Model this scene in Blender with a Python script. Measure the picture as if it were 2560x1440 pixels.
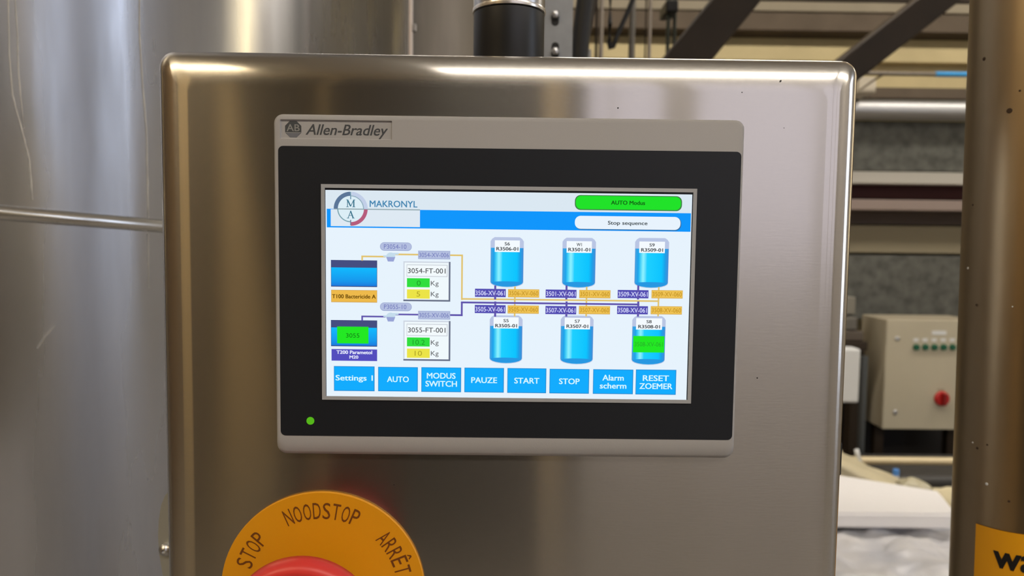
import bpy, bmesh, math, random
from mathutils import Vector, Matrix
random.seed(7)
for o in list(bpy.data.objects): bpy.data.objects.remove(o, do_unlink=True)
S = bpy.context.scene
COL = S.collection

# ------------------------------------------------------------------ camera
EYE = Vector((0.0, -0.34, 1.70)); FPX = 1850.0
PITCH, YAW, ROLL = 0.06871, 0.00708, 0.01221
_f = Vector((math.sin(YAW)*math.cos(PITCH), math.cos(YAW)*math.cos(PITCH), -math.sin(PITCH)))
_r0 = Vector((math.cos(YAW), -math.sin(YAW), 0)); _u0 = _r0.cross(_f)
_r = _r0*math.cos(ROLL)+_u0*math.sin(ROLL); _u = -_r0*math.sin(ROLL)+_u0*math.cos(ROLL)
cam = bpy.data.cameras.new('camera'); cam.sensor_width = 36; cam.lens = FPX/2560*36
cam.clip_start = 0.01; cam.clip_end = 100
cam.dof.use_dof = True; cam.dof.focus_distance = 0.338; cam.dof.aperture_fstop = 13
co = bpy.data.objects.new('camera', cam); COL.objects.link(co)
m = Matrix((( _r.x,_u.x,-_f.x),(_r.y,_u.y,-_f.y),(_r.z,_u.z,-_f.z))).to_4x4(); m.translation = EYE
co.matrix_world = m; S.camera = co

# ------------------------------------------------------------------ world, exposure
w = bpy.data.worlds.new('world'); S.world = w; w.use_nodes = True
w.node_tree.nodes['Background'].inputs[0].default_value = (0.62, 0.74, 0.92, 1)
w.node_tree.nodes['Background'].inputs[1].default_value = 0.6
S.view_settings.view_transform = 'Standard'; S.view_settings.look = 'None'
S.view_settings.exposure = 0.0; S.view_settings.gamma = 1.0; S.view_settings.use_curve_mapping = False
WIN_E, LAMP_E = 1.06, 15.5      # daylight panes, ceiling lamps

# ------------------------------------------------------------------ helpers
def ray(px, py): return _f+_r*((px-1280)/FPX)-_u*((py-720)/FPX)
def at(px, py, Y):
    d = ray(px, py); return EYE+d*((Y-EYE.y)/d.y)
def lin(c): 
    return tuple((v/255/12.92 if v/255 <= .04045 else ((v/255+.055)/1.055)**2.4) for v in c)
def nodes(m): m.use_nodes = True; return m.node_tree.nodes, m.node_tree.links
MATS = {}
def mat(name, rgb, rough=.5, metal=0., spec=.5, noise=0., nscale=20., nstretch=(1,1,1), bump=0., bscale=200., bstretch=(1,1,1), rnoise=0., coat=0., aniso=0., arot=0., tangent=None, rgb2=None):
    if name in MATS: return MATS[name]
    m = bpy.data.materials.new(name); N, L = nodes(m); b = N['Principled BSDF']
    b.inputs['Base Color'].default_value = (*lin(rgb), 1); b.inputs['Roughness'].default_value = rough
    b.inputs['Metallic'].default_value = metal; b.inputs['Specular IOR Level'].default_value = spec
    b.inputs['Coat Weight'].default_value = coat
    tc = N.new('ShaderNodeTexCoord')
    if noise or rnoise:
        mp = N.new('ShaderNodeMapping'); mp.inputs['Scale'].default_value = nstretch; L.new(tc.outputs['Object'], mp.inputs[0])
        nz = N.new('ShaderNodeTexNoise'); nz.inputs['Scale'].default_value = nscale; nz.inputs['Detail'].default_value = 6
        L.new(mp.outputs[0], nz.inputs['Vector'])
        if noise:
            mr = N.new('ShaderNodeMapRange'); mr.inputs[1].default_value = .3; mr.inputs[2].default_value = .7
            L.new(nz.outputs[0], mr.inputs[0])
            mx = N.new('ShaderNodeMix'); mx.data_type = 'RGBA'; L.new(mr.outputs[0], mx.inputs[0])
            c = lin(rgb); c2 = lin(rgb2) if rgb2 else tuple(v*(1-noise) for v in c)
            mx.inputs[6].default_value = (*c, 1); mx.inputs[7].default_value = (*c2, 1)
            L.new(mx.outputs[2], b.inputs['Base Color'])
        if rnoise:
            mr = N.new('ShaderNodeMapRange'); mr.inputs[1].default_value = .3; mr.inputs[2].default_value = .7
            mr.inputs[3].default_value = rough-rnoise; mr.inputs[4].default_value = rough+rnoise
            L.new(nz.outputs[0], mr.inputs[0]); L.new(mr.outputs[0], b.inputs['Roughness'])
    if bump:
        mp2 = N.new('ShaderNodeMapping'); mp2.inputs['Scale'].default_value = bstretch; L.new(tc.outputs['Object'], mp2.inputs[0])
        n2 = N.new('ShaderNodeTexNoise'); n2.inputs['Scale'].default_value = bscale; n2.inputs['Detail'].default_value = 4
        L.new(mp2.outputs[0], n2.inputs['Vector'])
        bp = N.new('ShaderNodeBump'); bp.inputs['Strength'].default_value = bump; bp.inputs['Distance'].default_value = .001
        L.new(n2.outputs[0], bp.inputs['Height']); L.new(bp.outputs[0], b.inputs['Normal'])
    if aniso:
        b.inputs['Anisotropic'].default_value = aniso; b.inputs['Anisotropic Rotation'].default_value = arot
        t = N.new('ShaderNodeTangent')
        if tangent == 'UV': t.direction_type = 'UV_MAP'; t.uv_map = 'brush'
        else: t.direction_type = 'RADIAL'; t.axis = tangent or 'Z'
        L.new(t.outputs[0], b.inputs['Tangent'])
    MATS[name] = m; return m
def emit(rgb, k=1.0):
    name = 'light_%d_%d_%d_%g' % (*rgb, k)
    if name in MATS: return MATS[name]
    m = bpy.data.materials.new(name); N, L = nodes(m); N.clear()
    e = N.new('ShaderNodeEmission'); o = N.new('ShaderNodeOutputMaterial'); L.new(e.outputs[0], o.inputs[0])
    e.inputs[0].default_value = (*lin(rgb), 1); e.inputs[1].default_value = k
    MATS[name] = m; return m
def emit_ramp(name, stops, axis):
    if name in MATS: return MATS[name]
    m = bpy.data.materials.new(name); N, L = nodes(m); N.clear()
    e = N.new('ShaderNodeEmission'); o = N.new('ShaderNodeOutputMaterial'); L.new(e.outputs[0], o.inputs[0])
    tc = N.new('ShaderNodeTexCoord'); sp = N.new('ShaderNodeSeparateXYZ'); L.new(tc.outputs['Generated'], sp.inputs[0])
    rp = N.new('ShaderNodeValToRGB'); L.new(sp.outputs[axis], rp.inputs[0]); L.new(rp.outputs[0], e.inputs[0])
    el = rp.color_ramp.elements
    while len(el) < len(stops): el.new(.5)
    for i, (p, c) in enumerate(stops): el[i].position = p; el[i].color = (*lin(c), 1)
    MATS[name] = m; return m
def link(name, me, material, parent=None, smooth=False):
    o = bpy.data.objects.new(name, me); COL.objects.link(o)
    if material: me.materials.append(material)
    if smooth: 
        for p in me.polygons: p.use_smooth = True
    if parent:
        o.parent = parent; o.matrix_parent_inverse = parent.matrix_world.inverted()
    return o
def obj(name, bm, material, parent=None, smooth=False, autosmooth=None):
    me = bpy.data.meshes.new(name); bmesh.ops.recalc_face_normals(bm, faces=bm.faces[:])
    if autosmooth:
        for f in bm.faces: f.smooth = True
        for e in bm.edges:
            if len(e.link_faces) == 2 and e.calc_face_angle(0) > autosmooth: e.smooth = False
    bm.to_mesh(me); bm.free()
    return link(name, me, material, parent, smooth)
def thing(name, label, cat, loc, group=None):
    o = bpy.data.objects.new(name, None); COL.objects.link(o); o.empty_display_size = .05
    o.location = loc; o.matrix_world = Matrix.Translation(loc)
    o['label'] = label; o['category'] = cat
    if group: o['group'] = group
    return o
def tag(o, label, cat, group=None):
    o['label'] = label; o['category'] = cat
    if group: o['group'] = group
    return o
def struct(o): o['kind'] = 'structure'; return o
def box(bm, x0, x1, y0, y1, z0, z1, bev=0, seg=2):
    b = bmesh.new(); bmesh.ops.create_cube(b, size=1)
    for v in b.verts: v.co = Vector(((x0+x1)/2+v.co.x*(x1-x0), (y0+y1)/2+v.co.y*(y1-y0), (z0+z1)/2+v.co.z*(z1-z0)))
    if bev: bmesh.ops.bevel(b, geom=b.edges[:], offset=bev, segments=seg, profile=.5, affect='EDGES')
    return merge(bm, b)
def merge(bm, b):
    me = bpy.data.meshes.new('t'); b.to_mesh(me); b.free(); bm.from_mesh(me); bpy.data.meshes.remove(me); return bm
def B(*a, **k): return box(bmesh.new(), *a, **k)
def tube(p0, p1, r, n=24, r2=None, bm=None):
    bm = bm or bmesh.new(); p0 = Vector(p0); p1 = Vector(p1); d = p1-p0
    q = d.to_track_quat('Z', 'Y').to_matrix().to_4x4(); q.translation = (p0+p1)/2
    bmesh.ops.create_cone(bm, cap_ends=True, segments=n, radius1=r, radius2=r if r2 is None else r2, depth=d.length, matrix=q)
    return bm
def lathe(prof, c, axis='Z', n=48):
    """prof: (radius, height) pairs turned about the given axis through c"""
    bm = bmesh.new(); rings = []
    for r, h in prof:
        ring = []
        for i in range(n):
            a = 2*math.pi*i/n
            v = Vector((r*math.cos(a), r*math.sin(a), h)) if axis == 'Z' else Vector((r*math.cos(a), -h, r*math.sin(a)))
            ring.append(bm.verts.new(Vector(c)+v))
        rings.append(ring)
    for a, b in zip(rings, rings[1:]):
        for i in range(n): bm.faces.new((a[i], a[(i+1) % n], b[(i+1) % n], b[i]))
    if prof[0][0] > 1e-6: bm.faces.new(rings[0][::-1])
    if prof[-1][0] > 1e-6: bm.faces.new(rings[-1])
    bmesh.ops.remove_doubles(bm, verts=bm.verts[:], dist=1e-7)
    return bm
def path(pts, r, n=10):
    """round bar through points"""
    bm = bmesh.new(); rings = []
    pts = [Vector(p) for p in pts]
    for i, p in enumerate(pts):
        d = (pts[min(i+1, len(pts)-1)]-pts[max(i-1, 0)]).normalized()
        q = d.to_track_quat('Z', 'Y')
        rings.append([bm.verts.new(p+q @ Vector((r*math.cos(2*math.pi*k/n), r*math.sin(2*math.pi*k/n), 0))) for k in range(n)])
    for a, b in zip(rings, rings[1:]):
        for i in range(n): bm.faces.new((a[i], a[(i+1) % n], b[(i+1) % n], b[i]))
    bm.faces.new(rings[0][::-1]); bm.faces.new(rings[-1]); return bm
def rr_pts(x0, x1, z0, z1, r, n=6):
    r = min(r, (x1-x0)/2-1e-6, (z1-z0)/2-1e-6)
    if r <= 0: return [(x0, z0), (x1, z0), (x1, z1), (x0, z1)]
    out = []
    for cx, cz, a0 in ((x1-r, z0+r, -90), (x1-r, z1-r, 0), (x0+r, z1-r, 90), (x0+r, z0+r, 180)):
        for i in range(n+1):
            a = math.radians(a0+90*i/n); out.append((cx+r*math.cos(a), cz+r*math.sin(a)))
    return out
def prism(pts, yf, yb, bm=None):
    """outline in x,z swept from front depth yf to back depth yb; yb None = flat print"""
    bm = bm or bmesh.new()
    a = [bm.verts.new((x, yf, z)) for x, z in pts]; bm.faces.new(a)
    if yb is not None:
        b = [bm.verts.new((x, yb, z)) for x, z in pts]; bm.faces.new(b[::-1])
        for i in range(len(pts)):
            j = (i+1) % len(pts); bm.faces.new((a[i], b[i], b[j], a[j]))
    return bm
def loft(outs):
    """outs: list of (pts, y) outlines of equal count, joined in turn; first and last capped"""
    bm = bmesh.new(); R = [[bm.verts.new((x, y, z)) for x, z in pts] for pts, y in outs]
    for a, b in zip(R, R[1:]):
        for i in range(len(a)):
            j = (i+1) % len(a); bm.faces.new((a[i], b[i], b[j], a[j]))
    bm.faces.new(R[0]); bm.faces.new(R[-1][::-1]); return bm
TXT = {}
def text_verts(s, bold=0., shear=0.):
    k = (s, bold, shear)
    if k in TXT: return TXT[k]
    c = bpy.data.curves.new('t', 'FONT'); c.body = s; c.size = 1; c.shear = shear
    c.resolution_u = 3; c.fill_mode = 'FRONT'
    o = bpy.data.objects.new('t', c); COL.objects.link(o)
    dg = bpy.context.evaluated_depsgraph_get(); me = bpy.data.meshes.new_from_object(o.evaluated_get(dg))
    V = [(v.co.x, v.co.y, 0.) for v in me.vertices]; F = [tuple(p.vertices) for p in me.polygons]
    bpy.data.objects.remove(o); bpy.data.curves.remove(c); bpy.data.meshes.remove(me)
    if bold:
        n0 = len(V); V0, F0 = V[:], F[:]; V = []; F = []
        for i, (dx, dz) in enumerate(((-1, -.5), (1, -.5), (-1, .5), (1, .5))):
            V += [(v[0]+dx*bold, v[1]+dz*bold, i*1.2e-5) for v in V0]; F += [tuple(q+i*n0 for q in f) for f in F0]
    TXT[k] = (V, F); return TXT[k]
def text(name, s, cx, cz, width, height, Y, material, parent, bold=0., shear=0.):
    """lettering fitted to width x height, centred at cx,cz on the plane y=Y facing the camera side"""
    V, F = text_verts(s, bold, shear)
    x0 = min(v[0] for v in V); x1 = max(v[0] for v in V); z0 = min(v[1] for v in V); z1 = max(v[1] for v in V)
    sx = width/(x1-x0); sz = height/(z1-z0)
    me = bpy.data.meshes.new(name)
    me.from_pydata([(cx+(v[0]-(x0+x1)/2)*sx, Y-v[2], cz+(v[1]-(z0+z1)/2)*sz) for v in V], [], [f for f in F])
    return link(name, me, material, parent)

# ------------------------------------------------------------------ materials
STEEL = mat('brushed_steel', (206, 201, 194), .145, 1, noise=.10, nscale=3, rnoise=.02, bump=.008, bscale=500, bstretch=(.06, 1, 3), aniso=1.0, tangent='UV')
TANK = mat('tank_steel', (214, 216, 222), .30, 1, noise=.30, nscale=5, nstretch=(2.5, 2.5, .35), rnoise=.12, aniso=.85, arot=.25, tangent='Z', bump=.15, bscale=30, bstretch=(1, 1, .1))
def hazy(m, rough, aniso, fac):
    # brushed sheet: the sharp lobe plus a wide soft one, both from the same grain
    N, L = m.node_tree.nodes, m.node_tree.links; a = N['Principled BSDF']; b = N.new('ShaderNodeBsdfPrincipled')
    for k in ('Base Color', 'Metallic', 'Anisotropic Rotation'): b.inputs[k].default_value = a.inputs[k].default_value
    for l in list(L):
        if l.to_node == a and l.to_socket.name in ('Base Color', 'Tangent'): L.new(l.from_socket, b.inputs[l.to_socket.name])
    b.inputs['Roughness'].default_value = rough; b.inputs['Anisotropic'].default_value = aniso
    tc = N.new('ShaderNodeTexCoord'); mp = N.new('ShaderNodeMapping'); mp.inputs['Scale'].default_value = (.25, 1, 1); L.new(tc.outputs['Object'], mp.inputs[0])
    nz = N.new('ShaderNodeTexNoise'); nz.inputs['Scale'].default_value = 900; nz.inputs['Detail'].default_value = 3; L.new(mp.outputs[0], nz.inputs['Vector'])
    bp = N.new('ShaderNodeBump'); bp.inputs['Strength'].default_value = .35; bp.inputs['Distance'].default_value = .0003
    L.new(nz.outputs[0], bp.inputs['Height']); L.new(bp.outputs[0], b.inputs['Normal'])
    mx = N.new('ShaderNodeMixShader'); mx.inputs[0].default_value = fac
    L.new(a.outputs[0], mx.inputs[1]); L.new(b.outputs[0], mx.inputs[2]); L.new(mx.outputs[0], N['Material Output'].inputs[0])
hazy(STEEL, .33, .8, .24)
PIPE = mat('polished_pipe', (200, 200, 200), .3, 1, aniso=.5, arot=.25)
POST = mat('worn_steel_post', (188, 166, 132), .36, 1, noise=.4, nscale=6, nstretch=(2, 2, .3), rnoise=.1, bump=.1, bscale=60)
GALV = mat('galvanised_steel', (128, 130, 126), .55, .7, noise=.45, nscale=26)
GALV_D = mat('galvanised_duct', (110, 110, 103), .6, .5, noise=.5, nscale=16)
BEZEL = mat('grey_plastic', (166, 164, 163), .55, 0, .4, bump=.06, bscale=3000)
BLACKP = mat('black_panel', (26, 29, 35), .42, 0, .35)
RUBBER = mat('black_coupling', (26, 27, 28), .38, 0, .5)
DARK = mat('dark_paint', (52, 41, 29), .6, 0, .3, noise=.3, nscale=8)
BLACK = mat('black_cable', (16, 15, 14), .5, 0, .4)
BEIGE = mat('beige_wall_paint', (206, 190, 146), .75, 0, .2, noise=.12, nscale=4)
GREIGE = mat('grey_beige_paint', (160, 150, 130), .7, 0, .2, noise=.1, nscale=4)
BROWNP = mat('brown_grey_paint', (104, 92, 78), .7, 0, .2, noise=.2, nscale=6)
MAROON = mat('maroon_paint', (54, 20, 20), .6, 0, .2)
CAB = mat('cream_enamel', (184, 176, 154), .5, 0, .35, noise=.06, nscale=5)
WHITE = mat('white_plastic', (214, 216, 216), .5, 0, .4)
CONC = mat('concrete_floor', (136, 130, 122), .6, 0, .3, noise=.25, nscale=3)

# ------------------------------------------------------------------ room shell
RX0, RX1, RY0, RY1, RH = -4.2, 5.2, -4.6, 4.7, 4.6
struct(obj('floor', B(RX0, RX1, RY0, RY1, -.1, 0), CONC))
struct(obj('ceiling', B(RX0, RX1, RY0, RY1, RH, RH+.1), mat('ceiling_sheet', (196, 190, 178), .7)))
struct(obj('wall_left', B(RX0-.1, RX0, RY0, RY1, 0, RH), mat('brown_wall', (120, 100, 74), .7, noise=.2, nscale=2)))
struct(obj('wall_far', B(RX0, RX1, RY1, RY1+.1, 0, RH), BEIGE))
def wall_with_window(name, axis, pos, t, a0, a1, wa0, wa1, wz0, wz1, material):
    bm = bmesh.new()
    for p0, p1, z0, z1 in ((a0, wa0, 0, RH), (wa1, a1, 0, RH), (wa0, wa1, 0, wz0), (wa0, wa1, wz1, RH)):
        if axis == 'x': box(bm, pos, pos+t, p0, p1, z0, z1)
        else: box(bm, p0, p1, pos, pos+t, z0, z1)
    return struct(obj(name, bm, material))
struct(obj('wall_right', B(RX1, RX1+.1, RY0, RY1, 0, RH), mat('pale_wall', (184, 180, 174), .7)))
wall_with_window('wall_behind', 'y', RY0-.1, .1, .40, RX1,   .5, 4.8, 1.5, 3.9, mat('pale_wall', (170, 160, 140), .7))
struct(obj('wall_behind_tan', B(RX0, .40, RY0-.1, RY0, 0, RH), mat('tan_wall', (218, 194, 146), .7, noise=.2, nscale=1.5)))
FRAME = mat('window_frame_paint', (186, 182, 180), .5)
PANE = emit((241, 235, 248), WIN_E)
def window(name, axis, pos, z0, z1, cuts):
    a0, a1, n = cuts[0], cuts[-1], len(cuts)-1; hw = [.03]*(n+1)
    if name == 'window_1': hw[1] = .012; hw[2] = .11
    pane_m = emit((255, 232, 182), 2.6) if name == 'added_window_3' else emit((226, 236, 255), 3.2) if name == 'window_2' else PANE
    w0 = thing(name, '', '', (pos if axis == 'x' else (a0+a1)/2, (a0+a1)/2 if axis == 'x' else pos, z0))
    del w0['label'], w0['category']; w0['kind'] = 'structure'
    def bb(p0, p1, q0, q1, d0, d1):
        return B(pos+d0, pos+d1, p0, p1, q0, q1) if axis == 'x' else B(p0, p1, pos+d0, pos+d1, q0, q1)
    for i in range(n):
        p0 = cuts[i]; p1 = cuts[i+1]
        obj('pane', bb(p0+hw[i], p1-hw[i+1], z0+.03, z1-.03, .0, .02), pane_m, w0)
    for i in range(n+1):
        p = cuts[i]; obj('mullion', bb(max(a0, p-hw[i]), min(a1, p+hw[i]), z0, z1, -.02, .04), FRAME, w0)
    for z in (z0, z1-.03): obj('window_rail', bb(a0+.03, a1-.03, z, z+.03, -.02, .04), FRAME, w0)
window('window_1', 'y', RY0-.06, 1.5, 3.9, (.5, .69, 1.14, 2.1, 3.0, 3.9, 4.8))
window('added_window_3', 'x', RX1-.03, 1.6, 3.8, (1.5, 1.87, 2.24))  # unseen glowing panes added on the solid wall for the tank's cream stripe
window('window_2', 'x', RX1-.03, 1.0, 3.8, (-1.5, -.9, -.3))

struct(obj('added_trim_1', B(.405, .495, RY0, RY0+.08, 0, RH), mat('added_trim_dark', (52, 50, 46), .6)))  # unseen dark strip added to mirror as a dark line in the steel
# ceiling lamps
LAMP = emit((255, 246, 233), LAMP_E)
HOUS = mat('lamp_housing', (210, 208, 200), .5)
spots = [(-2.7, -2.6, 'far left behind the camera, with yellower light'), (-2.7, 2.6, 'over the far side of the big tank'), (.9, -2.6, 'straight behind the camera'),
         (.5, 2.6, 'over the hanging cables'), (3.7, -2.6, 'by the right window'), (3.7, 2.6, 'above the cream control cabinet')]
for x, y, where in spots:
    t = thing('ceiling_lamp', 'long flat ceiling lamp hanging '+where, 'lamp', (x, y, 4.2), 'ceiling lamps')
    obj('housing', B(x-1.3, x+1.3, y-.27, y+.27, 4.25, 4.31, .01), HOUS, t)
    obj('diffuser', B(x-1.27, x+1.27, y-.25, y+.25, 4.225, 4.25, .006), LAMP if (x, y) != (-2.7, -2.6) else emit((255, 234, 196), 19.0), t)
    for s_ in (-1, 1): obj('hanger_rod', tube((x+s_, y, 4.31), (x+s_, y, RH), .006, 8), HOUS, t)

# ------------------------------------------------------------------ steel enclosure
ZC = EYE.z
ENC = thing('control_enclosure', 'brushed stainless steel control enclosure carrying the touchscreen and emergency stop', 'enclosure', (0, .07, ZC-.32))
def pan(i, r): return rr_pts(-.161+i, .161-i, ZC-.32+i, ZC+.0832-i, r, 10)
W_, H_ = .016, .0085; outs = [(pan(W_+.0006, .004), 0)]
for k in range(0, 15):                       # gently pillowed rim that turns tightly into the side
    th = math.radians(90*k/14); i = W_*(1-math.sin(th)); outs.append((pan(i, .0075-.22*i), H_*(1-math.cos(th))))
outs += [(pan(0, .0075), .012), (pan(0, .0075), .148), (pan(.002, .006), .15)]
bm = loft(outs)
uv = bm.loops.layers.uv.new('brush')
for f in bm.faces:
    for l in f.loops: l[uv].uv = (l.vert.co.z*3, l.vert.co.x*3+l.vert.co.y)
body = obj('body', bm, STEEL, ENC, autosmooth=math.radians(40))
p = at(2107, 1135, .05); q0 = at(2104, 1176, .06); q1 = at(2104, 1094, .06)
obj('latch', B(.1605, p.x, .05, .075, q0.z, q1.z, .0012), BLACK, ENC)
for px, py, r_ in ((1952, 202, .0004), (1855, 231, .0003), (1893, 945, .0004), (1960, 320, .0002), (1545, 270, .0004), (985, 1212, .0003)):
    c = at(px, py, 0); obj('speck', lathe([(r_, -.0001), (r_*.8, .00012), (0, .00015)], (c.x, 0, c.z), 'Y', 8), BLACK, ENC)
# mounting ear with screw on the left side
pts = [(v.x, v.z) for v in (at(px, py, .095) for px, py in ((424, 1226), (413, 1238), (403, 1262), (397, 1300), (395, 1340), (398, 1385), (407, 1440), (412, 1500)))]
pts = [(-.158, pts[0][1])]+pts+[(-.158, pts[-1][1])]
ear = obj('mounting_ear', prism(pts, .095, .101), mat('ear_plate', (190, 192, 186), .35, .6), ENC)
bm = ear.data
sc = at(415, 1373, .094)
s = obj('screw', lathe([(.0038, -.002), (.0038, .0015), (.0028, .0028), (.0012, .0034), (.0012, .0022), (0, .0022)], (sc.x, .094, sc.z), 'Y', 20), PIPE, ear, autosmooth=.6)

# pipe the enclosure hangs from
c = at(1272, 100, .075); MP = thing('mounting_pipe', 'pale steel pipe in a black coupling rising from the enclosure top', 'pipe', (c.x, .075, ZC+.083))
zt = at(1272, 8, .0555).z; R = .0194
obj('coupling', lathe([(R-.001, ZC+.083), (R, ZC+.0845), (R, zt-.0008), (R-.001, zt)], (c.x, .075, 0), 'Z', 64), RUBBER, MP, autosmooth=.6)
obj('collar', lathe([(R+.0007, ZC+.083), (R+.0007, ZC+.0885), (R-.0005, ZC+.0935), (R-.002, ZC+.094)], (c.x, .075, 0), 'Z', 12), RUBBER, MP)
obj('pipe_rim', lathe([(R-.002, zt), (R+.0006, zt), (R+.0008, zt+.0008), (R+.0006, zt+.002), (R-.002, zt+.002)], (c.x, .075, 0), 'Z', 64), mat('bright_rim', (235, 230, 222), .25, .8), MP, autosmooth=.6)
obj('steel_pipe', lathe([(R+.0002, zt+.002), (R+.0002, RH)], (c.x, .075, 0), 'Z', 64), PIPE, MP, autosmooth=.6)

# ------------------------------------------------------------------ operator panel
HM = thing('operator_panel', 'grey framed touchscreen operator panel with a lit white and blue display', 'touchscreen', (0, -.001, ZC-.101))
bx0, bx1, bz0, bz1 = -.1051, .1060, ZC-.1013, ZC+.0537
o1 = rr_pts(bx0, bx1, bz0, bz1, .0042, 8)
def inset(i, top, bot, r): return rr_pts(bx0+i, bx1-i, bz0+bot, bz1-top, r, 8)
bm = loft([(inset(.0016, .0016, .0085, .0036), -.0060), (inset(.0010, .0009, .0056, .0038), -.00575), (inset(.0004, .0003, .0022, .004), -.0048),
           (inset(.0001, .0001, .0006, .0042), -.0036), (inset(0, 0, 0, .0042), -.0022), (inset(.0004, .0004, .0004, .0042), -.0003)])
bezel = obj('bezel', bm, BEZEL, HM, autosmooth=math.radians(35))
def recess(target, x0, x1, y0, y1, z0, z1):
    cu = obj('cut', B(x0, x1, y0, y1, z0, z1, .0004), None)
    md = target.modifiers.new('b', 'BOOLEAN'); md.object = cu; md.operation = 'DIFFERENCE'; md.solver = 'EXACT'
    bpy.context.view_layer.update()
    me = bpy.data.meshes.new_from_object(target.evaluated_get(bpy.context.evaluated_depsgraph_get()))
    target.modifiers.clear(); old = target.data; target.data = me; bpy.data.meshes.remove(old)
    bpy.data.objects.remove(cu)
YS = -.0062                                   # face of the black overlay
def sx(px, py, Y=YS): return at(px, py, Y)
a = at(700, 323, -.006); b = at(980, 328, -.006); t_ = at(840, 300, -.006); u_ = at(840, 348, -.006)
recess(bezel, a.x, b.x, -.01, -.0052, u_.z, t_.z)
a0 = at(699, 720, YS).x; blk = rr_pts(-.1026, .1043, ZC-.0918, ZC+.0393, .0022, 6)
obj('overlay', prism(blk, YS, -.0055), BLACKP, HM)
def ring(x0, x1, z0, z1, i, yf, yb):
    bm = bmesh.new(); O = [(x0, z0), (x1, z0), (x1, z1), (x0, z1)]; I = [(x0+i, z0+i), (x1-i, z0+i), (x1-i, z1-i), (x0+i, z1-i)]
    v = [[bm.verts.new((x, y, z)) for x, z in P] for P, y in ((O, yb), (O, yf), (I, yf), (I, yb))]
    for A, Bq in zip(v, v[1:]):
        for k in range(4): bm.faces.new((A[k], A[(k+1) % 4], Bq[(k+1) % 4], Bq[k]))
    return bm
obj('display_frame', ring(-.0835, .0848, ZC-.0749, ZC+.0226, .00165, YS-.0006, YS), mat('frame_grey', (166, 168, 172), .5, 0, .4), HM)
# badge
INK = mat('badge_ink', (66, 69, 72), .5); INK2 = mat('badge_ink_light', (108, 110, 118), .5); PALE = mat('badge_pale', (140, 140, 138), .5)
YB = -.00525
c = at(733, 323, YB); r = 20.5/5450
octo = [(c.x+r*1.04*math.cos(math.radians(22.5+45*i)), c.z+r*1.04*math.sin(math.radians(22.5+45*i))) for i in range(8)]
em = obj('emblem', prism(octo, YB, -.0051), INK, HM)
zc_ = c.z-r*.42
low = [(c.x-r*.86, zc_), (c.x-r*.42, c.z-r*.95), (c.x+r*.42, c.z-r*.95), (c.x+r*.86, zc_)]
obj('emblem_base', prism(low, YB-.00004, None), INK2, em)
obj('emblem_line', prism([(c.x-r*.95, zc_), (c.x+r*.95, zc_), (c.x+r*.95, zc_+r*.07), (c.x-r*.95, zc_+r*.07)], YB-.00008, None), PALE, em)
text('lettering', 'AB', c.x, c.z+r*.17, r*1.55, r*.82, YB-.00008, PALE, em, bold=.01)
c = at(867, 328, YB); text('lettering', 'Allen-Bradley', c.x, c.z-.0002, 200/5450, 34/5450, YB, INK, HM, bold=.012, shear=.28)
# status light
c = at(776, 1052, YS); 
obj('status_light', lathe([(.0018, 0), (.0017, .0004), (.0011, .0008), (0, .001)], (c.x, YS, c.z), 'Y', 24), emit((92, 190, 30), .9), HM, autosmooth=1)

# ---- the lit display
SCR_Y = YS-.0003
sx0, sx1, sz0, sz1 = -.08155, .0827, ZC-.07375, ZC+.0200
SCR = obj('screen', prism([(sx0, sz0), (sx1, sz0), (sx1, sz1), (sx0, sz1)], SCR_Y, YS-.0001), emit((231, 243, 253)), HM)
STEP = .00004
def sp(px, py): v = at(px, py, SCR_Y); return v.x, v.z
def R4(x0, y0, x1, y1):
    yc = (y0+y1)/2; xc = (x0+x1)/2
    return sp(x0, yc)[0], sp(x1, yc)[0], sp(xc, y1)[1], sp(xc, y0)[1]
def rect(name, x0, y0, x1, y1, col, layer=1, r=0):
    X0, X1, Z0, Z1 = R4(x0, y0, x1, y1)
    X0 = max(X0, sx0); X1 = min(X1, sx1)
    return obj(name, prism(rr_pts(X0, X1, Z0, Z1, r/5400, 6), SCR_Y-STEP*layer, None), emit(col) if isinstance(col, tuple) else col, SCR)
def stext(s, cx, cy, w, h, col, layer=4, bold=.0):
    X, Z = sp(cx, cy); return text('screen_lettering', s, X, Z, w/5430, h/5430, SCR_Y-STEP*layer, emit(col), SCR, bold=bold)
def line(name, pts, wpx, col, layer=2):
    P = [sp(*p) for p in pts]; bm = bmesh.new(); hw = wpx/5430/2
    for (xa, za), (xb, zb) in zip(P, P[1:]):
        if abs(xb-xa) > abs(zb-za): za = zb = (za+zb)/2
        else: xa = xb = (xa+xb)/2
        x0, x1 = sorted((xa, xb)); z0, z1 = sorted((za, zb))
        prism([(x0-hw, z0-hw), (x1+hw, z0-hw), (x1+hw, z1+hw), (x0-hw, z1+hw)], SCR_Y-STEP*layer, None, bm)
    return obj(name, bm, emit(col), SCR)
rect('header_strip', 816, 482, 1728, 528, (219, 232, 242), 1)
rect('header_band', 817, 527.5, 1727, 574, (18, 150, 252), 2)
rect('logo_field', 827, 524.5, 1050, 566.5, (222, 233, 243), 3)
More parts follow.
